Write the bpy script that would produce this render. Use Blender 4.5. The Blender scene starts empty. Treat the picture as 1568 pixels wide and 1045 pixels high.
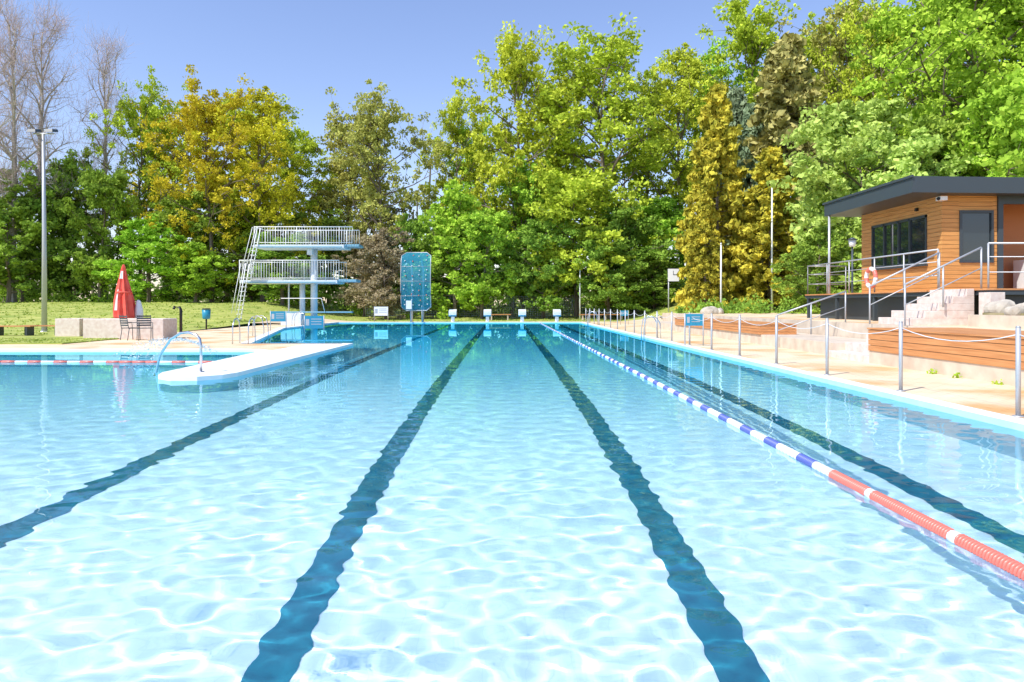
import bpy, math, random, bmesh
import numpy as np
from mathutils import Vector
random.seed(3)
sc=bpy.context.scene
def link(o): sc.collection.objects.link(o); return o
cam=bpy.data.cameras.new("camera"); co=link(bpy.data.objects.new("camera",cam))
co.location=(0,0,1.31); co.rotation_euler=(math.radians(90),0,0)
cam.lens=24.8; cam.sensor_width=36; cam.shift_x=0.007; cam.shift_y=-0.0354; cam.clip_end=3000
sc.camera=co
sc.view_settings.view_transform='Standard'; sc.view_settings.look='None'
S=Vector((-0.62,-0.5,1.0)).normalized()
w=bpy.data.worlds.new("World"); sc.world=w; w.use_nodes=True
nt=w.node_tree; sky=nt.nodes.new('ShaderNodeTexSky'); sky.sky_type='NISHITA'; sky.sun_disc=False
sky.sun_elevation=math.asin(S.z); sky.sun_rotation=math.atan2(S.x,S.y)
sky.air_density=1.2; sky.dust_density=0.3; sky.ozone_density=2.0
tn=nt.nodes.new('ShaderNodeMix'); tn.data_type='RGBA'; tn.blend_type='MULTIPLY'; tn.inputs[0].default_value=1; tn.inputs[7].default_value=(1.3,1.22,1.42,1)
nt.links.new(sky.outputs[0],tn.inputs[6]); nt.links.new(tn.outputs[2],nt.nodes['Background'].inputs[0]); nt.nodes['Background'].inputs[1].default_value=0.15
L=bpy.data.lights.new("sun",'SUN'); L.energy=5.0; L.angle=math.radians(.5); L.color=(1,.97,.92)
lo=link(bpy.data.objects.new("sun",L)); lo.rotation_euler=S.to_track_quat('Z','Y').to_euler()
L.cycles.is_caustics_light=True

# ---------- materials
def mat(n,c,r=.6,metal=0,noise=None,scale=5.,bump=0,stretch=(1,1,1),spec=None):
    m=bpy.data.materials.new(n); m.use_nodes=True; T=m.node_tree; b=T.nodes['Principled BSDF']
    b.inputs['Base Color'].default_value=(*c,1); b.inputs['Roughness'].default_value=r; b.inputs['Metallic'].default_value=metal
    if spec is not None: b.inputs['Specular IOR Level'].default_value=spec
    if noise:
        g=T.nodes.new('ShaderNodeNewGeometry'); mp=T.nodes.new('ShaderNodeMapping'); mp.inputs['Scale'].default_value=stretch
        T.links.new(g.outputs['Position'],mp.inputs[0])
        nz=T.nodes.new('ShaderNodeTexNoise'); nz.inputs['Scale'].default_value=scale; nz.inputs['Detail'].default_value=6
        T.links.new(mp.outputs[0],nz.inputs[0])
        cr=T.nodes.new('ShaderNodeValToRGB'); cr.color_ramp.elements[0].position=.32; cr.color_ramp.elements[1].position=.68
        cr.color_ramp.elements[0].color=(*c,1); cr.color_ramp.elements[1].color=(*noise,1)
        T.links.new(nz.outputs[0],cr.inputs[0]); T.links.new(cr.outputs[0],b.inputs['Base Color'])
        if bump:
            bp=T.nodes.new('ShaderNodeBump'); bp.inputs['Strength'].default_value=bump; bp.inputs['Distance'].default_value=.02
            T.links.new(nz.outputs[0],bp.inputs['Height']); T.links.new(bp.outputs[0],b.inputs['Normal'])
    return m
def leafmat(n,dark,light,tr=.22,sc_=.45):
    m=bpy.data.materials.new(n); m.use_nodes=True; T=m.node_tree; T.nodes.clear()
    out=T.nodes.new('ShaderNodeOutputMaterial'); g=T.nodes.new('ShaderNodeNewGeometry')
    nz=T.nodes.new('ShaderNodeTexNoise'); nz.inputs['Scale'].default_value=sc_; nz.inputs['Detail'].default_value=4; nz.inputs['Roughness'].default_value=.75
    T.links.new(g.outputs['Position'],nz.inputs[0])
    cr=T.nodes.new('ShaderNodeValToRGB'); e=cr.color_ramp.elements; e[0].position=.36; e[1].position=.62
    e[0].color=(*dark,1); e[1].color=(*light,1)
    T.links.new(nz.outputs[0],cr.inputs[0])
    oi=T.nodes.new('ShaderNodeObjectInfo'); hs=T.nodes.new('ShaderNodeHueSaturation')
    mr=T.nodes.new('ShaderNodeMapRange'); mr.inputs['To Min'].default_value=.49; mr.inputs['To Max'].default_value=.52
    T.links.new(oi.outputs['Random'],mr.inputs[0]); T.links.new(mr.outputs[0],hs.inputs['Hue']); T.links.new(cr.outputs[0],hs.inputs['Color'])
    d=T.nodes.new('ShaderNodeBsdfDiffuse'); t=T.nodes.new('ShaderNodeBsdfTranslucent'); mx=T.nodes.new('ShaderNodeMixShader'); mx.inputs[0].default_value=tr
    T.links.new(hs.outputs[0],d.inputs[0]); T.links.new(hs.outputs[0],t.inputs[0])
    T.links.new(d.outputs[0],mx.inputs[1]); T.links.new(t.outputs[0],mx.inputs[2]); T.links.new(mx.outputs[0],out.inputs[0]); return m
M={}
M['deck']=mat('paving_sand',(.8,.62,.4),.85,noise=(.88,.74,.52),scale=1.3,bump=.1)
def add_joints(m,sx=1.,mort=.02,dark=.8):
    T=m.node_tree; b=T.nodes['Principled BSDF']; src=b.inputs['Base Color'].links[0].from_socket
    g=T.nodes.new('ShaderNodeNewGeometry'); br=T.nodes.new('ShaderNodeTexBrick'); br.inputs['Scale'].default_value=sx
    br.inputs['Mortar Size'].default_value=mort; br.inputs['Color1'].default_value=(1,1,1,1); br.inputs['Color2'].default_value=(.95,.93,.91,1); br.inputs['Mortar'].default_value=(dark,dark*.95,dark*.88,1)
    T.links.new(g.outputs['Position'],br.inputs[0]); mx=T.nodes.new('ShaderNodeMix'); mx.data_type='RGBA'; mx.blend_type='MULTIPLY'; mx.inputs[0].default_value=1
    T.links.new(src,mx.inputs[6]); T.links.new(br.outputs[0],mx.inputs[7])
    nz=T.nodes.new('ShaderNodeTexNoise'); nz.inputs['Scale'].default_value=.55; nz.inputs['Detail'].default_value=7
    T.links.new(g.outputs['Position'],nz.inputs[0]); cr=T.nodes.new('ShaderNodeValToRGB'); cr.color_ramp.elements[0].position=.5; cr.color_ramp.elements[1].position=.66
    cr.color_ramp.elements[0].color=(1,1,1,1); cr.color_ramp.elements[1].color=(.84,.58,.34,1); T.links.new(nz.outputs[0],cr.inputs[0])
    m2=T.nodes.new('ShaderNodeMix'); m2.data_type='RGBA'; m2.blend_type='MULTIPLY'; m2.inputs[0].default_value=1
    T.links.new(mx.outputs[2],m2.inputs[6]); T.links.new(cr.outputs[0],m2.inputs[7]); T.links.new(m2.outputs[2],b.inputs['Base Color'])
add_joints(M['deck'],2.)
M['coping']=mat('white_coping',(.85,.85,.83),.6,noise=(.92,.91,.88),scale=3)
M['pooltile']=mat('pool_wall_tile',(.5,.8,.9),.4,noise=(.58,.86,.94),scale=4)
M['conc']=mat('concrete',(.55,.45,.34),.9,noise=(.7,.6,.47),scale=3,bump=.2)
M['pink']=mat('stone_step',(.66,.52,.44),.85,noise=(.78,.68,.6),scale=8,bump=.2)
M['wood']=mat('bench_wood',(.5,.2,.065),.6,noise=(.68,.32,.12),scale=3,stretch=(3,.4,12))
M['clad']=mat('wood_cladding',(.54,.24,.065),.65,noise=(.74,.37,.11),scale=3,stretch=(.6,.6,14))
M['dark']=mat('anthracite_metal',(.05,.065,.075),.4)
M['glass']=mat('dark_window_glass',(.02,.03,.035),.03,spec=1.0)
M['steel']=mat('stainless_steel',(.62,.63,.65),.25,metal=.9)
M['galv']=mat('galvanised_steel',(.5,.51,.52),.45,metal=.4)
M['white']=mat('white_paint',(.85,.85,.83),.4)
M['towerconc']=mat('tower_painted_concrete',(.6,.66,.7),.6,noise=(.7,.74,.76),scale=4)
M['towerblue']=mat('tower_blue_grey',(.2,.4,.5),.5)
M['red']=mat('red_cloth',(.78,.08,.05),.8,noise=(.88,.16,.11),scale=3)
M['ropered']=mat('rope_red',(.85,.2,.15),.35); M['ropeblue']=mat('rope_blue',(.1,.14,.45),.4)
M['blue']=mat('sign_blue',(.02,.26,.4),.4)
M['bark']=mat('bark',(.13,.1,.07),.9,noise=(.24,.19,.14),scale=4,stretch=(1,1,.2),bump=.5)
M['birch']=mat('birch_bark',(.62,.56,.52),.8,noise=(.3,.25,.22),scale=3,stretch=(1,1,2.5))
M['twig']=mat('twig',(.55,.42,.38),.9)
M['rock']=mat('rock',(.4,.34,.26),.95,noise=(.6,.54,.44),scale=3,bump=.6)
M['black']=mat('black_paint',(.01,.01,.012),.4)
M['soil']=mat('soil',(.22,.2,.08),.95,noise=(.42,.35,.2),scale=2)
M['grass']=mat('lawn',(.24,.32,.04),.95,noise=(.5,.5,.12),scale=.9,bump=.3)
M['rug']=mat('interior_wall',(.5,.2,.08),.7)
M['line']=mat('lane_line_tile',(.004,.13,.2),.5,noise=(.01,.2,.28),scale=9)
def poolfloor():
    m=mat('pool_floor_tile',(.9,.94,.95),.5,noise=(.86,.92,.94),scale=2.5)
    T=m.node_tree; b=T.nodes['Principled BSDF']; src=b.inputs['Base Color'].links[0].from_socket
    br=T.nodes.new('ShaderNodeTexBrick'); br.offset=0; br.inputs['Scale'].default_value=4; br.inputs['Mortar Size'].default_value=.012
    br.inputs['Color1'].default_value=(1,1,1,1); br.inputs['Color2'].default_value=(.98,.99,1,1); br.inputs['Mortar'].default_value=(.93,.95,.96,1)
    g=T.nodes.new('ShaderNodeNewGeometry'); T.links.new(g.outputs['Position'],br.inputs[0])
    mx=T.nodes.new('ShaderNodeMix'); mx.data_type='RGBA'; mx.blend_type='MULTIPLY'; mx.inputs[0].default_value=1
    T.links.new(src,mx.inputs[6]); T.links.new(br.outputs[0],mx.inputs[7]); T.links.new(mx.outputs[2],b.inputs['Base Color']); return m
M['pfloor']=poolfloor()

# ---------- mesh builder
class B:
    def __init__(s,name,mats): s.n=name; s.v=[]; s.f=[]; s.mi=[]; s.m=mats; s.sm=[]
    def add(s,vs,fs,m,smooth=False):
        o=len(s.v); s.v+= [tuple(a) for a in vs]; s.f+=[tuple(o+i for i in f) for f in fs]; k=s.m.index(m); s.mi+=[k]*len(fs); s.sm+=[smooth]*len(fs)
    def box(s,x0,x1,y0,y1,z0,z1,m):
        s.add([(x0,y0,z0),(x1,y0,z0),(x1,y1,z0),(x0,y1,z0),(x0,y0,z1),(x1,y0,z1),(x1,y1,z1),(x0,y1,z1)],
              [(0,3,2,1),(4,5,6,7),(0,1,5,4),(1,2,6,5),(2,3,7,6),(3,0,4,7)],m)
    def tube(s,pts,r,m,n=8,caps=True):
        pts=[Vector(p) for p in pts]; rs=r if isinstance(r,(list,tuple)) else [r]*len(pts); vs=[]; fs=[]
        up=None
        for i,p in enumerate(pts):
            d=(pts[min(i+1,len(pts)-1)]-pts[max(i-1,0)]).normalized()
            if up is None: up=Vector((0,0,1)) if abs(d.z)<.9 else Vector((1,0,0))
            a=d.cross(up).normalized(); b=d.cross(a).normalized()
            if abs(d.dot(up))>.98: a=d.orthogonal().normalized(); b=d.cross(a)
            for k in range(n):
                t=2*math.pi*k/n; vs.append(p+a*math.cos(t)*rs[i]+b*math.sin(t)*rs[i])
        for i in range(len(pts)-1):
            for k in range(n): fs.append((i*n+k,i*n+(k+1)%n,(i+1)*n+(k+1)%n,(i+1)*n+k))
        if caps: fs.append(tuple(range(n))[::-1]); fs.append(tuple((len(pts)-1)*n+k for k in range(n)))
        s.add(vs,fs,m,True)
    def obj(s,parent=None,bevel=0):
        me=bpy.data.meshes.new(s.n); me.from_pydata(s.v,[],s.f)
        for m in s.m: me.materials.append(M[m])
        me.polygons.foreach_set('material_index',s.mi); me.polygons.foreach_set('use_smooth',s.sm); me.update()
        o=link(bpy.data.objects.new(s.n,me))
        if bevel: b=o.modifiers.new('b','BEVEL'); b.width=bevel; b.segments=2; b.limit_method='ANGLE'
        if parent: o.parent=parent
        return o
def empty(n):
    return link(bpy.data.objects.new(n,None))
def px(x,Y): return (x-773)*Y/1080
def pz(y,Y): return 1.31+(467-y)*Y/1080

# ---------- pool basin
def D(y): return -(1.35+ .9*min(1,max(0,y)/35))
ys=[i*.5-.5 for i in range(104)]
def strip(n,x0,x1,m,dz=0,y0=-1,y1=60):
    yy=[y for y in ys if y0<=y<=y1]
    b=B(n,[m]); b.add([(x,y,D(y)+dz) for y in yy for x in(x0,x1)],[(2*i,2*i+1,2*i+3,2*i+2) for i in range(len(yy)-1)],m)
    o=b.obj(); o.cycles.is_caustics_receiver=True; return o
strip("pool_floor",-22.5,5.5,'pfloor')
lm=B("lane_marking",['line'])
for x in(-3.75,-1.25,1.25,3.75):
    yy=[y for y in ys if y<=49.6]
    lm.add([(x+d,y,D(y)+.006) for y in yy for d in(-.13,.13)],[(2*i,2*i+1,2*i+3,2*i+2) for i in range(len(yy)-1)],'line')
yy=[y for y in ys if y<=5.]
lm.add([(-6.3+d,y,D(y)+.006) for y in yy for d in(-.13,.13)],[(2*i,2*i+1,2*i+3,2*i+2) for i in range(len(yy)-1)],'line')
lm.obj().cycles.is_caustics_receiver=True
def prism(b,poly,z0,z1,mt,ms):
    n=len(poly); b.add([(x,y,z1) for x,y in poly],[tuple(range(n))],mt)
    b.add([(x,y,z0) for x,y in poly]+[(x,y,z1) for x,y in poly],[(i,(i+1)%n,n+(i+1)%n,n+i) for i in range(n)],ms)
dk=B("pool_deck_paving",['deck','pooltile','coping'])
prism(dk,[(5.62,-10),(30,-10),(30,44),(14,44),(14,52.5),(5.62,52.5)],-.3,.06,'deck','deck')
prism(dk,[(-15,50.75),(5.62,50.75),(5.62,52.5),(-15,52.5)],-.3,.06,'deck','deck')
tip=[(-6.25,12.9),(-6.1,12.45),(-5.75,12.15),(-5.3,12.15),(-5.0,12.45),(-4.9,12.9)]
left=[(-60,19.5),(-6.9,19.5),(-6.5,18.9)]+tip+[(-4.9,22.7),(-8.2,22.7),(-11.9,38),(-11.9,50.75),(-15,50.75),(-15,27.5),(-60,27.5)]
prism(dk,left,-2.6,.06,'deck','pooltile')
prism(dk,[(-60,-10),(5.3,-10),(5.3,.3),(-60,.3)],-2.6,.055,'deck','pooltile')
prism(dk,[(-60,.3),(-22,.3),(-22,19.5),(-60,19.5)],-2.6,.055,'deck','pooltile')
dk.obj()
cp=B("pool_coping",['coping','pooltile'])
prism(cp,[(5.35,.3),(5.62,.3),(5.62,50.75),(5.35,50.4)],-2.6,.075,'coping','pooltile')
prism(cp,[(-12,50.4),(5.35,50.4),(5.62,50.75),(-12,50.75)],-2.6,.075,'coping','pooltile')
def offs(poly,w):
    out=[]
    for i,p in enumerate(poly):
        a=Vector(poly[max(i-1,0)]); c=Vector(poly[min(i+1,len(poly)-1)]); d=(c-a).normalized(); out.append((p[0]-d.y*w,p[1]+d.x*w))
    return out
path=[(-22,19.5),(-6.9,19.5),(-6.5,18.9)]+tip+[(-4.9,22.7),(-8.2,22.7),(-11.9,38),(-11.9,50.4)]
inn=offs(path,.3); outp=offs(path,-.02); n=len(path)
cp.add([(x,y,.074) for x,y in outp]+[(x,y,.074) for x,y in inn],[(i,i+1,n+i+1,n+i) for i in range(n-1)],'coping')
cp.add([(x,y,-.02) for x,y in outp]+[(x,y,.074) for x,y in outp],[(i,i+1,n+i+1,n+i) for i in range(n-1)],'coping')
prism(cp,[(-6.3,19.3)]+[(x,y+.02) for x,y in tip]+[(-4.92,22.4),(-6.3,22.4)],.03,.07,'coping','coping')
cp.obj()
# ---------- water
yy=[.25]
while yy[-1]<50.4: yy.append(yy[-1]+ .018+.0052*yy[-1])
yy=np.array(yy)
xx=np.concatenate([np.arange(-22,-7,.09),np.arange(-7,5.34,.026),[5.36]])
X,Y=np.meshgrid(xx,yy); Z=np.zeros_like(X)
SP=.022+.0052*Y+np.where(X<-7,.06,0)
r2=np.random.default_rng(5)
for k in range(120):
    lam=.07*(.42/.07)**(r2.random()**.9); th=r2.normal(math.pi/2,.7); kk=2*math.pi/lam; slope=.0052*(1 if lam<.22 else .8)
    att=np.clip((lam/SP-2.2)/2.,0,1)
    Z+=att*slope/kk*np.sin(kk*(X*math.cos(th)+Y*math.sin(th))+r2.random()*6.28)
Z*=(.85+.35*np.sin(X*.5+Y*.23+1)*np.sin(Y*.31-X*.2))
ny,nx=X.shape
me=bpy.data.meshes.new("pool_water"); V=np.stack([X,Y,Z],-1).reshape(-1,3)
idx=np.arange(ny*nx).reshape(ny,nx)
F=np.stack([idx[:-1,:-1],idx[:-1,1:],idx[1:,1:],idx[1:,:-1]],-1).reshape(-1,4)
def npmesh(me,V,F,mi=None,smooth=None):
    V=np.asarray(V,dtype=np.float32); F=np.asarray(F,dtype=np.int32); nf=len(F)
    me.vertices.add(len(V)); me.vertices.foreach_set('co',V.ravel()); me.loops.add(nf*4); me.loops.foreach_set('vertex_index',F.ravel())
    me.polygons.add(nf); me.polygons.foreach_set('loop_start',np.arange(nf,dtype=np.int32)*4)
    if mi is not None: me.polygons.foreach_set('material_index',np.asarray(mi,dtype=np.int32))
    me.polygons.foreach_set('use_smooth',np.full(nf,bool(smooth)) if smooth is not None else np.zeros(nf,bool))
    me.update(calc_edges=True); me.validate()
npmesh(me,V,F,smooth=True)
wm=bpy.data.materials.new("pool_water"); wm.use_nodes=True; T=wm.node_tree; T.nodes.clear()
out=T.nodes.new('ShaderNodeOutputMaterial'); g=T.nodes.new('ShaderNodeBsdfGlass'); g.inputs['IOR'].default_value=1.33; g.inputs['Roughness'].default_value=0
gm=T.nodes.new('ShaderNodeNewGeometry'); sp=T.nodes.new('ShaderNodeSeparateXYZ'); T.links.new(gm.outputs['Position'],sp.inputs[0])
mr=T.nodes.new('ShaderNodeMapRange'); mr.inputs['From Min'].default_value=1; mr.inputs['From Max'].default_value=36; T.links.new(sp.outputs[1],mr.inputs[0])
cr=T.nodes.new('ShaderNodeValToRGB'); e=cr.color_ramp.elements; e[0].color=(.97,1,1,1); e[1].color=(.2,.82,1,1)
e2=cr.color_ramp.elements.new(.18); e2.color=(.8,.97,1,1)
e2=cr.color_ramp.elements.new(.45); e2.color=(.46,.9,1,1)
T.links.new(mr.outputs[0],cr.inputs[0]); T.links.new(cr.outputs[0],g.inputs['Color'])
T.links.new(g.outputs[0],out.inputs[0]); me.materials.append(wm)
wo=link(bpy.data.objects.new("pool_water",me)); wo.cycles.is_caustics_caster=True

# ---------- terrain
def ss(a,b,x):
    t=np.clip((x-a)/(b-a),0,1); return t*t*(3-2*t)
def gh(x,y):
    x=np.asarray(x,float); y=np.asarray(y,float)
    l=ss(-10,-22,x)*ss(28,64,y)*1.5; r=ss(8,16,x)*(.75+ss(44,70,y)*1.2); m=ss(52,75,y)*.5
    return .045+np.maximum(np.maximum(l,r*ss(40,46,y)),m)+ .05*np.sin(x*.7)*np.sin(y*.5)*ss(53,58,y)
gx=sorted(set([-900,-500,-300,-200,-140,-100,-80,-60]+[i*1. for i in range(-60,31)]+[40,50,60,80,100,140,200,300,500,900]))
gy=sorted(set([-900,-400,-200,-100,-50,-30,-10]+[float(i) for i in range(-10,100,2)]+[27.5,44,52.5]+[i*1. for i in range(27,80)]+[120,160,250,400,900]))
GX,GY=np.meshgrid(gx,gy); GZ=gh(GX,GY); V=np.stack([GX,GY,GZ],-1).reshape(-1,3); nX=len(gx)
F=[]
for j in range(len(gy)-1):
    for i in range(nX-1):
        cx=(gx[i]+gx[i+1])/2; cy=(gy[j]+gy[j+1])/2
        if (-60<cx<30 and -10<cy<27.5) or (-15<cx<14 and 27.5<cy<52.5) or (14<=cx<30 and 27<cy<44): continue
        F.append((j*nX+i,j*nX+i+1,(j+1)*nX+i+1,(j+1)*nX+i))
me=bpy.data.meshes.new("grass_ground"); npmesh(me,V,F,smooth=True); me.materials.append(M['grass']); link(bpy.data.objects.new("grass_ground",me))

# ---------- vegetation
r=np.random.default_rng(11)
def seg_tubes(segs,n=5):
    Vs=[];Fs=[];o=0
    for p0,p1,r0,r1 in segs:
        d=p1-p0; L_=np.linalg.norm(d)+1e-9; d=d/L_; a=np.cross(d,[0,0,1.] if abs(d[2])<.9 else [1.,0,0]); a/=np.linalg.norm(a); b=np.cross(d,a)
        t=np.arange(n)*2*math.pi/n; ring=np.outer(np.cos(t),a)+np.outer(np.sin(t),b)
        Vs.append(p0+ring*r0); Vs.append(p1+ring*r1)
        for k in range(n): Fs.append((o+k,o+(k+1)%n,o+n+(k+1)%n,o+n+k))
        o+=2*n
    return np.concatenate(Vs),np.array(Fs)
def leaves(cent,rad,per,size,flat=.7,hang=0):
    cent=np.repeat(np.array(cent),per,axis=0); rad=np.repeat(np.array(rad),per); N=len(cent)
    off=r.normal(size=(N,3)); off/=np.linalg.norm(off,axis=1)[:,None]; off*=(r.random(N)**.5)[:,None]*rad[:,None]; off[:,2]*=flat
    c=cent+off; a=r.normal(size=(N,3)); a[:,2]-=hang; a/=np.linalg.norm(a,axis=1)[:,None]
    q=r.normal(size=(N,3)); b=np.cross(a,q); b/=np.linalg.norm(b,axis=1)[:,None]
    s=(size*(.55+.9*r.random(N)))[:,None]
    v=np.stack([c-a*s*.6,c+b*s*.38,c+a*s*.6,c-b*s*.38],1).reshape(-1,3)
    return v,np.arange(N*4).reshape(N,4)
def finish(name,parts,mats):
    V=[];F=[];mi=[];o=0
    for v,f,k in parts:
        V.append(v);F.append(f+o);mi.append(np.full(len(f),k));o+=len(v)
    V=np.concatenate(V)
    me=bpy.data.meshes.new(name); npmesh(me,V,np.concatenate(F),np.concatenate(mi))
    me['top']=float(np.percentile(V[:,2],99.7)); me['rad']=float(np.percentile(np.abs(V[:,:2]),97))
    for m in mats: me.materials.append(m)
    return me
def decid(name,H,R,base,nl=28,per=48,leaf=.22,bare=False,cr=1.0,bark='bark',up=.8):
    segs=[];C=[];Rd=[]
    lean=r.normal(size=2)*.03; npt=9; tr=[]
    for i in range(npt):
        t=i/(npt-1); tr.append(np.array([lean[0]*H*t+.012*H*math.sin(3*t+r.random()),lean[1]*H*t+.012*H*math.cos(4*t),H*.88*t]))
    r0=.013*H+.04
    for i in range(npt-1): segs.append((tr[i],tr[i+1],r0*(1-i/(npt-.6)),r0*(1-(i+1)/(npt-.6))))
    for l in range(nl):
        t=base+(.98-base)*(l+r.random()*.8)/nl; k=t*(npt-1); i=min(int(k),npt-2); p=tr[i]+(tr[i+1]-tr[i])*min(1,k-i)
        u=(t-base)/(1-base); prof=math.sqrt(max(.14,1-((u-.42)/.68)**2))
        ln=R*prof*(.6+.6*r.random()); az=l*2.4+r.random()*.9; el=up*(.25+.95*u)+r.normal()*.15
        if bare: el=up*(.7+.4*u)
        d=np.array([math.cos(az)*math.cos(el),math.sin(az)*math.cos(el),math.sin(el)]); q=p; rr=r0*.42*(1-.6*u)
        pts=[p]
        for s in range(4):
            d=d+r.normal(size=3)*.18; d[2]+=.06; d/=np.linalg.norm(d); q2=q+d*ln/4; segs.append((q,q2,rr*(1-s*.22),rr*(1-(s+1)*.22))); q=q2; pts.append(q)
        C.append(q);Rd.append(cr*.042*H)
        for s in range(7):
            kk=.8+r.random()*3.2; i2=min(int(kk),3); q=pts[i2]+(pts[i2+1]-pts[i2])*(kk-i2); dd=d*.4+r.normal(size=3)*.75; dd[2]+=.2; dd/=np.linalg.norm(dd)
            l2=ln*.38*(.6+.8*r.random()); m=q+dd*l2*.5; dd=dd+r.normal(size=3)*.25; e_=m+dd*l2*.5
            segs.append((q,m,rr*.35,rr*.22)); segs.append((m,e_,rr*.22,rr*.08))
            C.append(e_);Rd.append(cr*.033*H*(.5+.9*r.random())); C.append(m);Rd.append(cr*.024*H)
    v,f=seg_tubes(segs); parts=[(v,f,0)]
    C=np.array(C)
    if bare:
        N=len(C); st=np.repeat(C,9,axis=0)+r.normal(size=(N*9,3))*.25; dd=r.normal(size=st.shape)*.6; dd[:,2]+=.9; dd/=np.linalg.norm(dd,axis=1)[:,None]
        en=st+dd*(.6+1.1*r.random((len(st),1))); wv=np.cross(dd,r.normal(size=dd.shape)); wv/=np.linalg.norm(wv,axis=1)[:,None]; wv*=.008
        v=np.stack([st-wv,st+wv,en+wv*.4,en-wv*.4],1).reshape(-1,3); parts.append((v,np.arange(len(v)).reshape(-1,4),1))
    else:
        v,f=leaves(C,Rd,per,leaf); parts.append((v,f,1))
    return finish(name,parts,[M[bark],M['twig']])
def conifer(name,H,R,per=30,leaf=.3,droop=.5):
    segs=[(np.array([0,0,0.]),np.array([0,0,H*.97]),.016*H,.01)];C=[];Rd=[]
    nb=int(H*8)
    for l in range(nb):
        t=.04+.94*l/nb; ln=R*(1-t)**.8*(.5+.75*r.random())+.15; az=l*2.4+r.random(); z=H*t
        p=np.array([0,0,z]); d=np.array([math.cos(az),math.sin(az),.15]); pts=[p]
        for s in range(3):
            q=p+d*ln/3; segs.append((p,q,.03*(1-s*.3),.03*(.7-s*.3))); p=q; d=d-np.array([0,0,droop*.5]); pts.append(p)
        for s in (.45,.65,.82,.95,1.0):
            k=s*3; i=min(int(k),2); C.append(pts[i]+(pts[i+1]-pts[i])*(k-i)+r.normal(size=3)*.1);Rd.append(.22+.26*r.random())
    v,f=seg_tubes(segs,4); v2,f2=leaves(C,Rd,per,leaf,.8,hang=.9)
    return finish(name,[(v,f,0),(v2,f2,1)],[M['bark'],M['twig']])
def mass(name,cent,rad,per,size,lm,stems=None):
    v,f=leaves(cent,rad,per,size,.85); parts=[(v,f,1)]
    if stems is not None:
        v0,f0=seg_tubes(stems,5); parts=[(v0,f0,0)]+parts
    me=finish(name,parts,[M['bark'],lm]); return link(bpy.data.objects.new(name,me))
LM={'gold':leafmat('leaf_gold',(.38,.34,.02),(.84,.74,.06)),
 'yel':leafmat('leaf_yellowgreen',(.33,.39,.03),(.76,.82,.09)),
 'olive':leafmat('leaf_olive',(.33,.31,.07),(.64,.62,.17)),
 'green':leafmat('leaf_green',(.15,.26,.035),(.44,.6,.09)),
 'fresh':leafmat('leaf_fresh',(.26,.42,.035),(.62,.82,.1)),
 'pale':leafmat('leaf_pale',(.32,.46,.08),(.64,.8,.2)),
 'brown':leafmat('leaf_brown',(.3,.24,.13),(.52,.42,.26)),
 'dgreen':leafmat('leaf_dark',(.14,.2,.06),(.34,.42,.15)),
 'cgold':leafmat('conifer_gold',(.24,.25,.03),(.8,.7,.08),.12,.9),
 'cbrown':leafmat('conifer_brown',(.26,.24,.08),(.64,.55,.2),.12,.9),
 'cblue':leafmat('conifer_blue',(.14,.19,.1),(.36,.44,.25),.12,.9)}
VD=[decid("tree_crown_%d"%i,20,[6.5,5.5,7,6][i%4],[.3,.26,.38,.2][i%4]) for i in range(6)]
VL=[decid("tree_low_%d"%i,10,3.6,.08,nl=22,per=60,leaf=.2,cr=1.5,up=.6) for i in range(3)]
VB=[decid("tree_bare_%d"%i,22,4.0,.25,nl=26,bare=True,bark='birch',up=1.1) for i in range(2)]
VC=[conifer("conifer_mesh_%d"%i,14,[3.2,2.8][i],per=30) for i in range(2)]
def place(name,me,px_,top,Y,lm,wpx=None,rot=None):
    o=link(bpy.data.objects.new(name,me)); x=px(px_,Y); z0=float(gh(x,Y))-.1; H=pz(top,Y)-z0; s=H/me['top']
    sx=(wpx*Y/1080/2)/me['rad']
    o.location=(x,Y,z0); o.scale=(sx,sx,s); o.rotation_euler=(0,0,random.random()*6.28 if rot is None else rot)
    if lm: o.material_slots[1].link='OBJECT'; o.material_slots[1].material=LM[lm]
    return o
for a in [(20,-30,62,130),(75,5,66,120),(165,48,68,100),(-30,20,60,130)]:
    place("birch_tree",VB[int(a[0])%2],a[0],a[1],a[2],None,a[3])
T_=[(215,118,70,120,'yel'),(268,160,76,120,'gold'),(322,106,62,165,'gold'),(398,136,64,160,'gold'),(440,165,72,130,'yel'),(350,160,74,160,'yel'),
(578,120,66,165,'olive'),(535,175,72,120,'olive'),(500,250,76,100,'yel'),
(695,148,74,110,'yel'),(735,180,78,130,'fresh'),(785,66,68,160,'yel'),(850,84,72,150,'yel'),(925,46,66,180,'yel'),(985,90,74,150,'yel'),(1040,72,68,160,'yel'),
(1090,66,76,150,'fresh'),(1145,14,72,170,'yel'),(1235,16,74,170,'yel'),(1300,-4,66,160,'olive'),(1350,-20,60,180,'yel'),(1330,10,70,170,'yel'),
(1420,-70,52,230,'fresh'),(1500,-100,46,270,'fresh'),(1590,-130,44,290,'fresh'),(1660,-130,50,290,'fresh'),(-90,150,70,160,'yel'),(1450,-40,62,240,'fresh')]
for i,a in enumerate(T_):
    place({'gold':'oak_tree','yel':'oak_tree','olive':'budding_oak_tree','fresh':'beech_tree'}[a[4]],VD[i%6],a[0],a[1],a[2],a[4],a[3])
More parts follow.
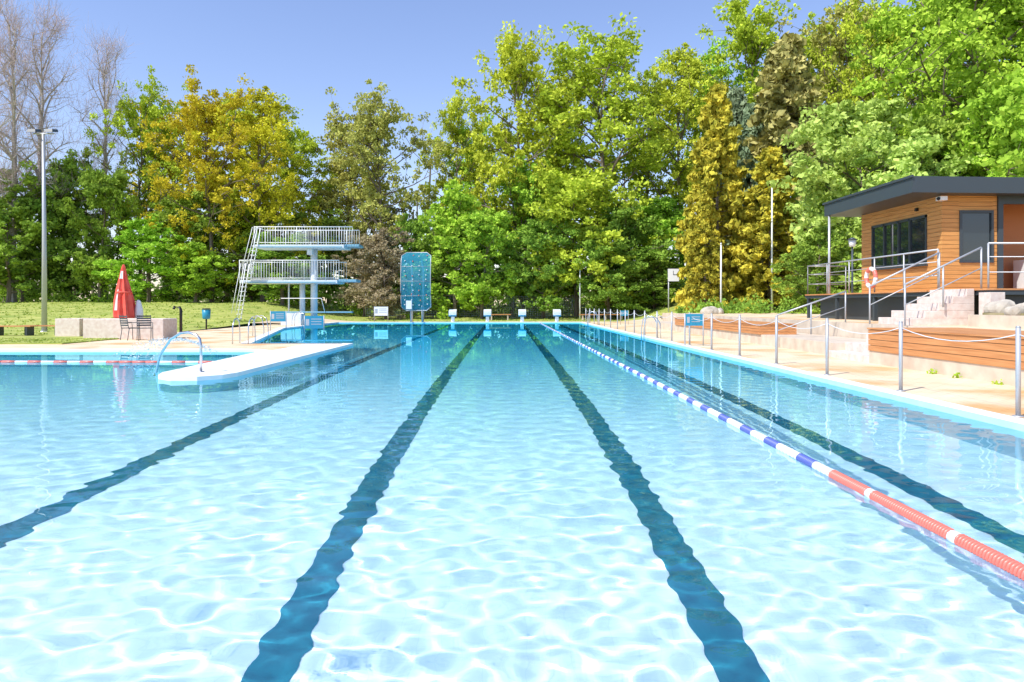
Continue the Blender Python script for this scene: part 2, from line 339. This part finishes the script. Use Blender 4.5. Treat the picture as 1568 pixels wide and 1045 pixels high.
for i,a in enumerate([(40,265,64,130,'green'),(105,235,66,110,'green'),(155,260,63,100,'green'),(10,300,61,120,'green'),(225,330,61,120,'fresh'),(300,300,64,130,'green'),(300,370,60,90,'fresh'),
(385,310,66,130,'yel'),(430,360,60,110,'green'),(480,330,68,120,'green'),(590,352,58,90,'brown'),(560,360,62,90,'brown'),(625,330,64,70,'green'),
(700,285,60,130,'fresh'),(740,325,58,110,'fresh'),(690,330,62,110,'green'),(800,240,66,110,'fresh'),(880,270,61,160,'yel'),(830,330,60,110,'green'),(960,310,60,120,'green'),(930,370,58,100,'green'),(1020,300,66,110,'fresh'),(1000,380,60,90,'green'),(650,380,66,80,'dgreen'),
(1320,150,42,210,'pale'),(1400,200,38,200,'pale'),(1265,270,46,120,'pale'),(1250,350,40,100,'green'),(1540,120,36,220,'fresh'),(1460,180,40,200,'green')]):
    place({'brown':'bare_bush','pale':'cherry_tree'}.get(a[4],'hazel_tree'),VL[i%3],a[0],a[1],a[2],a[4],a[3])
for i,a in enumerate([(1098,135,50,110,'cgold'),(1205,62,54,165,'cbrown'),(1150,165,56,80,'cblue'),(1128,140,58,90,'cblue'),(1180,230,48,110,'cgold'),(1240,190,52,100,'cbrown'),(1080,300,48,60,'cgold')]):
    place('golden_cypress_tree' if a[4]=='cgold' else 'spruce_tree',VC[i%2],a[0],a[1],a[2],a[4],a[3])
def band(N,x0,x1,y0,y1,hmax,rad):
    x=x0+(x1-x0)*r.random(N); y=y0+(y1-y0)*r.random(N); hm=hmax*(.55+.45*np.sin(x*.33)*np.sin(x*.11+2)); z=gh(x,y)+hm*r.random(N)**1.1
    return np.stack([x,y,z],1), rad*(.6+.8*r.random(N))
c,rd=band(600,-70,55,63,72,5.,1.0); mass("undergrowth_shrubs",c,rd,60,.24,LM['green'])
c,rd=band(120,-70,30,62,64,1.6,.6); mass("low_hedge",c,rd,70,.2,LM['fresh'])
c,rd=band(650,-110,90,84,100,8,1.5); st=[]
for i in range(120):
    x=-100+190*r.random(); y=76+20*r.random(); h=12+8*r.random(); st.append((np.array([x,y,0.]),np.array([x+r.normal()*.8,y,h]),.2,.08))
mass("distant_woodland",c,rd,50,.42,LM['dgreen'],st)
c,rd=band(60,10,24,40,43.5,1.0,.5); c[:,2]+=.5; mass("planting_bed_shrubs",c,rd,60,.16,LM['green'])
N=9000; x=-62+82*r.random(N); y=28+34*r.random(N); k=((x<-15.1)|((y>52.6)&(x<13))); x=x[k];y=y[k]
x=np.concatenate([x,-20+6*r.random(1500)]); y=np.concatenate([y,22.5+3*r.random(1500)])
z=gh(x,y)+.03; mg=leaves(np.stack([x,y,z],1),np.full(len(x),.1),3,.08,.25)
me=finish("grass_tufts",[(mg[0],mg[1],0)],[leafmat('grass_blade',(.26,.36,.05),(.5,.58,.12))]); link(bpy.data.objects.new("grass_tufts",me))
b=B("lawn_patch",['grass']); b.box(-60,-14,22.3,25.6,.03,.1,'grass'); b.box(-60,-15.0,25.6,28,.03,.1,'grass'); b.obj()

# ---------- right side: tiers
b=B("concrete_seating_terrace",['conc','deck','pink','soil'])
b.box(7.8,9.78,7.0,15.1,0,.33,'conc'); b.box(8.0,9.78,17.2,40,0,.38,'conc')
b.box(9.8,30,-9,43.9,0,.8,'conc'); b.box(9.95,29.9,-8.9,43.85,.8,.806,'deck')
b.box(10.7,30,-9,16.3,.8,1.08,'conc'); b.box(10.9,29.9,-8.9,16.1,1.08,1.13,'soil')
for i in range(3): b.box(7.8+.5*i,9.79,15.1,17.2,.2*i,.2+.2*i,'pink')
b.obj(bevel=.012)
def bench(y0,y1,x0,x1,z0,z1):
    b=B("wooden_deck_bench",['wood','dark']); n=4; h=(z1-z0)/n
    b.box(x0+.03,x1-.02,y0+.03,y1-.03,z0,z1-.03,'dark')
    for i in range(n): b.box(x0,x0+.028,y0,y1,z0+i*h+.004,z0+(i+1)*h-.006-(.03 if i==n-1 else 0),'wood'); b.box(x0+.029,x1,y0,y0+.028,z0+i*h+.004,z0+(i+1)*h-.006-(.03 if i==n-1 else 0),'wood')
    x=x0-.02
    while x<x1-.1: b.box(x,x+.13,y0-.02,y1+.02,z1-.028,z1,'wood'); x+=.14
    b.obj()
bench(7.2,15.1,7.78,9.7,.33,.82); bench(22,33,7.95,9.1,.38,.72)
b=B("chain_fence",['galv','white']); py_=[7.86+2.33*i for i in range(-2,19)]
for y in py_:
    b.tube([(5.72,y,.06),(5.72,y,1.06)],.027,'galv',10); b.tube([(5.72,y,.06),(5.72,y,.075)],.06,'galv',8); b.tube([(5.72,y,1.06),(5.72,y,1.075)],[.03,.015],'galv',8)
for a,c in zip(py_[:-1],py_[1:]):
    b.tube([(5.72,a+(c-a)*t,.98-.13*(1-(2*t-1)**2)) for t in [i/8 for i in range(9)]],.006,'white',5)
b.obj()
# ---------- building
E=empty("wooden_kiosk_building")
b=B("walls",['clad','dark','rug','white'])
def planksX(x,y0,y1,z0,z1):
    z=z0
    while z<z1-.02: b.box(x,x+.03,y0,y1,z+.008,min(z+.128,z1),'clad'); z+=.13
def planksY(y,x0,x1,z0,z1):
    z=z0
    while z<z1-.02: b.box(x0,x1,y,y+.03,z+.008,min(z+.128,z1),'clad'); z+=.13
F0=1.7; TZ=4.62
b.box(13.235,14.86,21.34,21.5,F0,TZ,'dark'); b.box(13.24,13.4,21.5,26.05,F0,TZ,'dark'); b.box(13.4,24,25.9,26.1,F0,TZ,'dark'); 
planksX(13.2,21.3,22.05,F0,TZ); planksX(13.2,25.35,26.1,F0,TZ); planksX(13.2,22.05,25.35,F0,2.62); planksX(13.2,22.05,25.35,4.1,TZ)
planksY(21.3,13.232,13.72,F0,TZ); planksY(21.3,14.73,14.86,F0,TZ); planksY(21.3,13.72,14.73,F0,2.6); planksY(21.3,13.72,14.73,4.15,TZ)
b.box(14.87,15.02,21.25,21.5,F0,TZ,'dark'); b.box(15.0,24,22.6,22.7,F0,TZ,'rug'); b.box(14.87,14.99,21.5,22.7,F0,TZ,'rug'); b.box(16,17.2,21.6,22.2,F0,2.7,'white')
b.box(15.02,24,21.25,21.4,4.35,TZ,'dark')
b.obj(E)
b=B("windows",['dark','glass'])
b.box(13.215,13.23,22.1,25.3,2.64,4.08,'glass')
for y in(22.05,22.95,23.6,24.5,25.28): b.box(13.17,13.225,y,y+.07,2.6,4.12,'dark')
b.box(13.17,13.225,22.05,25.35,2.58,2.66,'dark'); b.box(13.17,13.225,22.05,25.35,4.05,4.13,'dark'); b.box(13.1,13.2,22.0,25.4,2.53,2.58,'dark')
b.box(13.75,14.7,21.315,21.33,2.63,4.12,'glass')
for x in(13.72,14.67): b.box(x,x+.07,21.26,21.31,2.58,4.16,'dark')
b.box(13.79,14.67,21.262,21.31,2.58,2.66,'dark'); b.box(13.79,14.67,21.262,21.31,4.08,4.16,'dark')
b.obj(E)
b=B("roof",['dark','clad'])
v=[(12.0,20.75,4.62),(24,20.75,4.5),(24,26.9,4.5),(12.0,26.5,4.62),(12.0,20.75,5.1),(24,20.75,4.95),(24,26.9,4.95),(12.0,26.5,5.1)]
b.add(v,[(0,3,2,1),(4,5,6,7),(0,1,5,4),(1,2,6,5),(2,3,7,6),(3,0,4,7)],'dark')
b.box(11.95,12.0,20.7,26.55,5.06,5.13,'dark')
b.obj(E)
b=B("roof_post",['galv']); b.tube([(12.05,26.2,.8),(12.05,26.2,4.62)],.045,'galv'); b.obj(E)
b=B("lamp_camera",['white','black']); b.box(12.95,13.15,20.95,21.2,4.42,4.54,'white'); b.tube([(12.9,21.0,4.47),(12.97,21.08,4.47)],.05,'black'); b.box(13.12,13.2,22.5,22.6,4.3,4.4,'black'); b.obj(E)
E=empty("raised_terrace")
b=B("terrace_floor",['dark','wood','conc']); b.box(11.5,24,16.8,27,1.55,1.66,'dark'); 
y=16.78
while y<26.9: b.box(11.45,24,y,y+.135,1.66,1.7,'wood'); y+=.145
b.box(11.9,24,17.1,26.6,.8,1.55,'dark')
for y in(17,19.5,22,24.5,26.8): b.box(11.52,11.62,y,y+.1,.8,1.55,'dark')
b.obj(E)
b=B("terrace_stairs",['pink','conc'])
for i in range(5): b.box(9.9+.34*i,11.45,17.2,18.7,.8+.18*i,.8+.18*(i+1),'pink')
b.box(11.25,11.6,16.35,16.75,.8,1.6,'pink'); 
b.obj(E,bevel=.01)
b=B("terrace_railing",['galv'])
def rail(pts,h=1.08,mids=(.36,.7),post=1.5):
    for a,c in zip(pts[:-1],pts[1:]):
        a=Vector(a);c=Vector(c);L_=(c-a).length;n=max(1,round(L_/post))
        for i in range(n+1): p=a+(c-a)*i/n; b.tube([p,p+Vector((0,0,h))],.022,'galv',6)
        b.tube([a+Vector((0,0,h)),c+Vector((0,0,h))],.025,'galv',6)
        for m in mids: b.tube([a+Vector((0,0,h*m)),c+Vector((0,0,h*m))],.014,'galv',6)
rail([(11.55,26.9,1.7),(11.55,18.8,1.7)]); rail([(11.55,16.85,1.7),(24,16.85,1.7)])
rail([(11.55,18.75,1.7),(9.7,18.75,.8)],1.0,(.5,),.95); rail([(11.55,17.1,1.7),(9.7,17.1,.8)],1.0,(.5,),.95)
rail([(11.55,26.9,1.7),(13,26.9,1.7)])
rail([(9.9,20.5,.8),(7.9,20.5,.1)],.9,(.5,),1.)
b.obj(E)
b=B("life_ring",['white','ropered']); 
for k in range(24):
    a=[2*math.pi*(k+t)/24 for t in(0,.5,1)]
    b.tube([(11.42,22.0+.28*math.cos(t),2.15+.28*math.sin(t)) for t in a],.065,'ropered' if (k//3)%2 else 'white',8,False)
b.obj()
for i,(x,y,z,s) in enumerate([(11.2,15.9,1.2,.3),(11.6,15.6,1.2,.26),(12.1,15.9,1.2,.34),(10.95,15.1,1.15,.2),(11.5,14.9,1.15,.22),(12.7,15.6,1.2,.3),(11.0,38,.9,.45),(11.8,39,.9,.3)]):
    bm=bmesh.new(); bmesh.ops.create_icosphere(bm,subdivisions=3,radius=s)
    for vv in bm.verts:
        n_=vv.co.normalized(); vv.co*=1+.18*math.sin(n_.x*3+i)*math.cos(n_.y*4+i*2)+.06*random.random(); vv.co.z*=.7
    me=bpy.data.meshes.new("boulder"); bm.to_mesh(me); me.materials.append(M['rock']); o=link(bpy.data.objects.new("boulder",me)); o.location=(x,y,z); o.rotation_euler=(0,0,i)
c=[(7.72,8.2+.9*i+random.random()*.6,.07) for i in range(6)]+[(11+random.random()*2,10+5*random.random(),1.2) for i in range(50)]
mass("weeds",np.array(c),np.full(len(c),.1),30,.05,LM['fresh'])

# ---------- lane ropes
def rope(name,p0,p1,colf,r_=.042):
    b=B(name,['white','ropered','ropeblue']); p0=Vector(p0);p1=Vector(p1);L_=(p1-p0).length;d=(p1-p0)/L_; s=0
    while s<L_-.1:
        dist=(p0+d*s).length; st=.075 if dist<14 else .3
        c=colf(s)
        if c=='white' : 
            b.tube([p0+d*(s+.004),p0+d*(s+.012),p0+d*(s+st-.012),p0+d*(s+st-.002)],[r_*.75,r_*.92,r_*.92,r_*.75],c,10)
        elif dist<14:
            for k in range(3):
                t=s+k*.025; b.tube([p0+d*(t+.003),p0+d*(t+.006),p0+d*(t+.013),p0+d*(t+.016)],[r_*.6,r_,r_,r_*.6],c,10)
                b.tube([p0+d*t,p0+d*(t+.025)],r_*.6,'white',6)
        else: b.tube([p0+d*s,p0+d*(s+st)],r_,c,8)
        s+=st
    return b.obj()
def colA(s):
    if s<5.0: return 'ropered' if (s%.9)<.82 else 'white'
    return 'ropeblue' if ((s-5.3)%.72)<.3 and s>5.3 else 'white'
rope("lane_rope",(2.5,.35,.015),(2.5,50.3,.015),colA)
rope("lane_rope",(-21.9,16.2,.012),(-6.35,15.9,.012),lambda s:'ropered' if (s%.55)<.33 else 'white',.034)

# ---------- far end
for x in(-3.75,-1.25,1.25,3.75):
    b=B("starting_block",['white','blue','galv'])
    b.box(x-.12,x+.12,50.75,51.0,.06,.45,'white'); b.add([(x-.27,50.5,.5),(x+.27,50.5,.5),(x+.27,51.1,.62),(x-.27,51.1,.62),(x-.27,50.5,.86),(x+.27,50.5,.86),(x+.27,51.1,.98),(x-.27,51.1,.98)],[(0,3,2,1),(4,5,6,7),(0,1,5,4),(1,2,6,5),(2,3,7,6),(3,0,4,7)],'white')
    b.box(x-.272,x+.272,50.49,50.5,.48,.56,'blue'); b.tube([(x-.2,50.48,.7),(x-.2,50.42,.72),(x+.2,50.42,.72),(x+.2,50.48,.7)],.015,'galv',6)
    b.obj(bevel=.015)
def cwmat():
    m=mat('climbing_wall_acrylic',(.06,.42,.58),.12); b=m.node_tree.nodes['Principled BSDF']; T=m.node_tree
    tb=T.nodes.new('ShaderNodeBsdfTransparent'); tb.inputs[0].default_value=(.45,.82,.92,1); mx=T.nodes.new('ShaderNodeMixShader'); mx.inputs[0].default_value=.42
    T.links.new(tb.outputs[0],mx.inputs[1]); T.links.new(b.outputs[0],mx.inputs[2]); T.links.new(mx.outputs[0],T.nodes['Material Output'].inputs[0]); return m
M['cw']=cwmat()
b=B("water_climbing_wall",['cw','galv','white','ropered'])
def cy(t): return 50.2-.4*math.sin(t*math.pi)+(3.5*(t-.9) if t>.9 else 0)
rows=17; vs=[]
for j in range(rows):
    t=j/(rows-1); z=.9+4.15*t
    e_=max(0,abs(t-.5)*2-.86)/.14; k=.32*(1-math.sqrt(max(0,1-e_*e_)))
    for x in(-7.35+k,-6.8,-6.3,-5.8,-5.25-k): vs.append((x,cy(t),z))
fs=[(j*5+i,j*5+i+1,(j+1)*5+i+1,(j+1)*5+i) for j in range(rows-1) for i in range(4)]
b.add(vs,fs,'cw',True)
ed=[vs[j*5] for j in range(rows)]+[vs[j*5+4] for j in range(rows)][::-1]; ed.append(ed[0]); b.tube(ed,.03,'galv',6)
for j in (4,8,12): b.tube([vs[j*5],vs[j*5+4]],.015,'galv',5)
for j in range(1,12):
    for i in range(4):
        if random.random()<.25: continue
        x=-7.1+.52*i+random.random()*.15-.05; t=(j+.4*random.random())/12; b.tube([(x,cy(t)-.02,.9+4.15*t),(x,cy(t)-.08,.9+4.15*t)],[.05,.03],'white' if random.random()<.75 else 'ropered',6)
for x in(-6.7,-5.9):
    b.tube([(x,51.0,.06),(x,51.0,3.9),(x,50.1,4.4)],.06,'galv'); b.tube([(x,51.0,1.2),(x,50.1,1.2)],.04,'galv'); b.tube([(x,50.3,.06),(x,50.2,1.2)],.04,'galv')
b.box(-7.0,-6.6,49.95,50.0,1.0,1.6,'white')
b.obj()
# diving tower
Yt=44
E=empty("diving_tower")
b=B("columns",['towerconc','white'])
for x_,h,rr in((463,2.65,.17),(481,4.8,.21)): b.tube([(px(x_,Yt),Yt,.0),(px(x_,Yt),Yt,h)],rr,'towerconc',16)
b.tube([(px(440,Yt),Yt+.3,.0),(px(440,Yt),Yt+.3,2.65)],.05,'white',8)
b.obj(E)
b=B("platforms",['towerconc','towerblue'])
def slab(x0,x1,z0,z1,xt):
    b.box(px(x0,Yt),px(x1,Yt),Yt-1,Yt+1,z0,z1,'towerconc'); b.box(px(x1,Yt)+.002,px(xt,Yt),Yt-.7,Yt+.7,z1-.1,z1+.05,'towerblue')
    b.box(px(x0,Yt)+.1,px(x1,Yt)-.1,Yt-1.02,Yt-1.002,z0+.02,z0+.1,'towerblue')
slab(398,532,4.78,4.98,553); slab(376,522,2.62,2.82,549)
b.box(px(440,Yt),px(545,Yt),Yt-1.2,Yt-.7,.82,.9,'towerblue'); b.box(px(440,Yt),px(470,Yt),Yt-1.3,Yt-.6,.06,.8,'towerconc')
b.box(px(474,Yt),px(482,Yt),Yt-.6,Yt+.6,4.4,4.78,'towerconc')
b.obj(E,bevel=.01)
b=B("railings",['white'])
def prail(x0,x1,z,h,yy):
    b.tube([(x0,yy,z+h),(x1,yy,z+h)],.03,'white',6); b.tube([(x0,yy,z+.12),(x1,yy,z+.12)],.02,'white',6)
    n=int((x1-x0)/.16)
    for i in range(n+1): x=x0+(x1-x0)*i/n; b.tube([(x,yy,z+(.12 if i%8 else 0)),(x,yy,z+h)],.011 if i%8 else .026,'white',5)
for (x0,x1,z,h) in((398,545,4.98,1.08),(376,525,2.82,1.2)):
    for yy in(Yt-1,Yt+1): prail(px(x0,Yt),px(x1,Yt),z,h,yy)
    b.tube([(px(x0,Yt),Yt-1,z+h),(px(x0,Yt),Yt+1,z+h)],.03,'white',6)
b.tube([(px(440,Yt),Yt-1.25,1.7),(px(500,Yt),Yt-1.25,1.7),(px(505,Yt),Yt-1.25,.9)],.025,'white',6)
b.obj(E)
b=B("ladders",['white'])
def ladder(x0,z0,x1,z1,y0,wd=.55):
    for yy in(y0,y0+wd): b.tube([(x0,yy,z0),(x1,yy,z1+1)],.03,'white',6); b.tube([(x0-.3,yy,z0+.75),(x1-.3,yy,z1+1)],.02,'white',6)
    n=int((z1-z0)/.25)
    for i in range(n): t=(i+.5)/n*(z1-z0)/(z1+1-z0); b.box(x0+(x1-x0)*t-.1,x0+(x1-x0)*t+.1,y0,y0+wd,z0+(z1+1-z0)*t-.02,z0+(z1+1-z0)*t+.02,'white')
ladder(px(378,Yt),.06,px(392,Yt),2.8,Yt-1.7); ladder(px(393,Yt),2.8,px(408,Yt),4.98,Yt-1.6)
b.obj(E)
# ---------- signs
def sign(x0p,x1p,yt,yb,Y,col='blue'):
    b=B("information_sign",[col,'galv','white']); x0,x1=px(x0p,Y),px(x1p,Y); z1=pz(yt,Y); hh=(x1-x0)*.65
    b.box(x0+.02,x1-.02,Y,Y+.03,z1-hh,z1,col); 
    for x in(x0,x1): b.tube([(x,Y+.015,.06),(x,Y+.015,z1+.02)],.02,'galv',6)
    b.box(x0+.06,x0+.25*(x1-x0),Y-.004,Y-.001,z1-hh*.75,z1-hh*.25,'galv')
    for k in range(3): b.box(x0+.35*(x1-x0),x1-.1,Y-.004,Y-.001,z1-hh*(.28+.2*k),z1-hh*(.22+.2*k),'galv')
    b.obj()
sign(414,438,477,493,34); sign(466,496,484,505,30); sign(1049,1077,481,530,21.5); sign(950,962,476,491,44); sign(573,594,470,484,51.2,'white')
b=B("pool_clock",['white','black','galv']); Y=54; x=px(1031,Y); b.tube([(px(1024,Y),Y+.05,.06),(px(1024,Y),Y+.05,pz(411,Y))],.05,'galv'); b.box(x-.42,x+.42,Y-.05,Y,pz(431,Y),pz(412,Y),'white')
b.box(x-.43,x+.43,Y-.045,Y-.002,pz(412,Y),pz(410.5,Y),'black'); b.box(x-.02,x+.25,Y-.06,Y-.052,pz(421.6,Y),pz(420.6,Y),'black'); b.box(x-.03,x+.0,Y-.064,Y-.061,pz(421,Y),pz(415,Y),'black'); b.obj()
for xp,yt,Y,n_ in((1182,280,46,"flagpole"),(1104,375,46,"lamp_post"),(888,405,57,"lamp_post")):
    b=B(n_,['white']); z0=float(gh(px(xp,Y),Y))-.1 if Y>50 else .7; b.tube([(px(xp,Y),Y,z0),(px(xp,Y),Y,pz(yt,Y))],[.07,.045],'white',10); b.tube([(px(xp,Y),Y,pz(yt,Y)),(px(xp,Y),Y,pz(yt,Y)+.12)],[.07,.03],'white',10); b.obj()
b=B("floodlight_mast",['galv','dark']); Y=32; x=px(68,Y); zt=pz(205,Y); b.tube([(x,Y,0),(x,Y,zt*.5),(x-.05,Y,zt)],[.12,.09,.06],'galv',12)
b.tube([(x-.5,Y,zt),(x+.45,Y,zt)],.035,'galv'); b.tube([(x,Y,0),(x,Y,.12)],.2,'galv',12)
for dx in(-.45,.32):
    b.add([(x+dx-.2,Y-.25,zt+.02),(x+dx+.2,Y-.25,zt+.02),(x+dx+.2,Y+.2,zt+.12),(x+dx-.2,Y+.2,zt+.12),(x+dx-.16,Y-.2,zt+.16),(x+dx+.16,Y-.2,zt+.16),(x+dx+.16,Y+.18,zt+.24),(x+dx-.16,Y+.18,zt+.24)],[(0,3,2,1),(4,5,6,7),(0,1,5,4),(1,2,6,5),(2,3,7,6),(3,0,4,7)],'dark')
b.obj()
b=B("path_lamp",['dark','white']); Y=34; x=px(1305,Y); b.tube([(x,Y,.8),(x,Y,pz(378,Y))],.05,'dark'); b.tube([(x,Y,pz(378,Y)),(x,Y,pz(368,Y))],[.13,.18],'white',12); b.tube([(x,Y,pz(368,Y)),(x,Y,pz(364,Y))],[.26,.05],'dark',12); b.obj()
b=B("closed_parasol",['red','white','galv']); Y=27; x=px(190,Y); prof=[(.8,.30),(.84,.34),(1.1,.33),(1.5,.29),(1.9,.22),(2.3,.14),(2.6,.085),(2.78,.05),(2.86,.02)]
n=32; vs=[]; 
for z,rr in prof:
    for k in range(n):
        t=2*math.pi*k/n; q=rr*(1+.22*math.cos(8*t+z)); vs.append((q*math.cos(t)+x+.03*math.sin(z*2),Y+q*math.sin(t),z))
for j in range(len(prof)-1):
    for k in range(n):
        c='white' if (j in(2,3) and 19<k<23) or (j in (5,) and 21<k<26) else 'red'
        b.add([vs[j*n+k],vs[j*n+(k+1)%n],vs[(j+1)*n+(k+1)%n],vs[(j+1)*n+k]],[(0,1,2,3)],c,True)
b.tube([(x,Y,0),(x,Y,.9)],.03,'galv'); b.tube([(x,Y,0),(x,Y,.1)],.3,'galv',14); b.tube([(x,Y,1.75),(x,Y,1.82)],.28,'red',16); b.obj()
b=B("folded_towel_bag",['white']); 
Y=27.2; x=px(212,Y); b.tube([(x,Y,.62),(x,Y,.7),(x+.02,Y,1.1),(x,Y,1.45),(x,Y,1.5)],[.1,.17,.15,.08,.02],'white',12); b.obj()
def planter(x0p,x1p,Y,d=1.0,h=.78):
    b=B("concrete_planter",['pink','soil','conc']); x0,x1=px(x0p,Y),px(x1p,Y)
    b.box(x0,x1,Y,Y+.12,.05,h,'pink'); b.box(x0,x1,Y+d-.12,Y+d,.05,h,'pink'); b.box(x0,x0+.12,Y+.121,Y+d-.121,.05,h,'pink'); b.box(x1-.12,x1,Y+.121,Y+d-.121,.05,h,'pink'); b.box(x0+.121,x1-.121,Y+.121,Y+d-.121,.1,h-.08,'soil'); b.obj(bevel=.02)
planter(84,122,27); planter(127,250,25.6,1.1,.8)
def chair(x,y,rot):
    b=B("garden_chair",['dark']); 
    for sx in(-.22,.22):
        b.tube([(sx,-.22,0),(sx,-.2,.42),(sx,.2,.42),(sx,.28,.88)],.014,'dark',6); b.tube([(sx,.24,0),(sx,.18,.42)],.014,'dark',6); b.tube([(sx,-.2,.42),(sx,-.18,.62),(sx,.23,.62)],.012,'dark',6)
    b.box(-.22,.22,-.2,.2,.42,.44,'dark')
    for k in range(5): b.box(-.22,.22,.215+.012*k,.225+.012*k,.5+.08*k,.55+.08*k,'dark')
    o=b.obj(); o.location=(x,y,.06); o.rotation_euler=(0,0,rot)
chair(px(200,25),25,2.6); chair(px(222,24.8),24.8,.6)
for xp,Y in((15,27.5),(60,28)):
    b=B("park_bench",['wood','dark']); x=px(xp,Y)
    for k in range(4): b.box(x-.8,x+.8,Y+.12*k,Y+.12*k+.1,.45,.49,'wood')
    for dx in(-.6,.6): b.box(x+dx,x+dx+.05,Y+.02,Y+.46,.05,.45,'dark')
    b.obj()
b=B("shower_post",['black']); Y=30; x=px(277,Y); b.tube([(x,Y,.05),(x,Y,1.1),(x-.05,Y,1.2),(x-.28,Y,1.22),(x-.3,Y,1.12)],.06,'black',10); b.obj()
b=B("litter_bin",['blue','black']); Y=34; x=px(316,Y); b.tube([(x,Y,.1),(x,Y,.75)],.04,'black'); b.tube([(x,Y,.62),(x,Y,.66),(x,Y,1.08)],[.14,.18,.2],'blue',14); b.tube([(x,Y,1.09),(x,Y,1.14)],[.22,.16],'black',14); b.obj()
b=B("stair_handrail",['steel'])
b.tube([(-5.6,13.0,.06),(-5.6,13.0,.55),(-5.63,13.02,.68),(-5.72,13.05,.76),(-5.88,13.1,.8),(-6.05,13.15,.78),(-6.3,13.3,.66),(-6.6,13.5,.35),(-6.75,13.6,-.1),(-6.75,13.6,-.6)],.024,'steel',12)
b.tube([(-5.6,13.0,.06),(-5.6,13.0,.085)],.06,'steel',12)
b.obj()
def pladder(x,y,dx,dy):
    b=B("pool_ladder",['steel']); nx_,ny_=-dy,dx
    for s in(-.25,.25):
        ox,oy=x+nx_*s,y+ny_*s
        b.tube([(ox-dx*.5,oy-dy*.5,.06),(ox-dx*.48,oy-dy*.48,.6),(ox-dx*.35,oy-dy*.35,.82),(ox-dx*.15,oy-dy*.15,.88),(ox+dx*.05,oy+dy*.05,.78),(ox+dx*.12,oy+dy*.12,.4),(ox+dx*.12,oy+dy*.12,-.9)],.02,'steel',8)
    for k in range(4): b.box(x+dx*.12-.25*abs(nx_)-.03,x+dx*.12+.25*abs(nx_)+.03,y+dy*.12-.25*abs(ny_)-.03,y+dy*.12+.25*abs(ny_)+.03,-.2-.25*k,-.17-.25*k,'steel')
    b.obj()
pladder(5.3,26.5,-1,0)
pladder(-9.6,28,1,0); pladder(-8.4,22.9,0,1); pladder(-11.8,41,1,0)
pladder(5.3,44,-1,0)
b=B("wire_mesh_fence",['galv']); Y=61; x0,x1=px(560,Y),px(1065,Y); x=x0; i=0
while x<x1:
    z=float(gh(x,Y)); 
    if i%17==0: b.tube([(x,Y,z-.1),(x,Y,z+2.0)],.035,'galv',5)
    b.add([(x-.006,Y,z),(x+.006,Y,z),(x+.006,Y,z+1.9),(x-.006,Y,z+1.9)],[(0,1,2,3)],'galv'); x+=.15; i+=1
for k in range(11): b.add([(x0,Y-.01,.2+.18*k),(x1,Y-.01,.2+.18*k),(x1,Y-.01,.212+.18*k),(x0,Y-.01,.212+.18*k)],[(0,1,2,3)],'galv')
b.obj()
Y=56
for xp in(765,905,940): 
    b=B("picnic_bench",['wood','conc']); 
    x=px(xp,Y); z=float(gh(x,Y)); b.box(x-.9,x+.9,Y,Y+.5,z+.42,z+.48,'wood'); b.box(x-.7,x-.6,Y+.05,Y+.45,z,z+.42,'conc'); b.box(x+.6,x+.7,Y+.05,Y+.45,z,z+.42,'conc')
    b.obj()
# water spray at the shallow basin
P=[];
for a in range(6):
    for i in range(260):
        t=random.random(); P.append((-7.2-(1.2+.25*a)*t+random.gauss(0,.02),17.2-.4*t+.1*a,.12+1.5*t-1.6*t*t+random.gauss(0,.02)))
v,f=leaves(np.array(P),np.full(len(P),.02),1,.024,1.)
me=finish("water_spray",[(v,f,0)],[M['white']]); link(bpy.data.objects.new("water_spray",me))
print("verts",sum(len(m.vertices) for m in bpy.data.meshes))
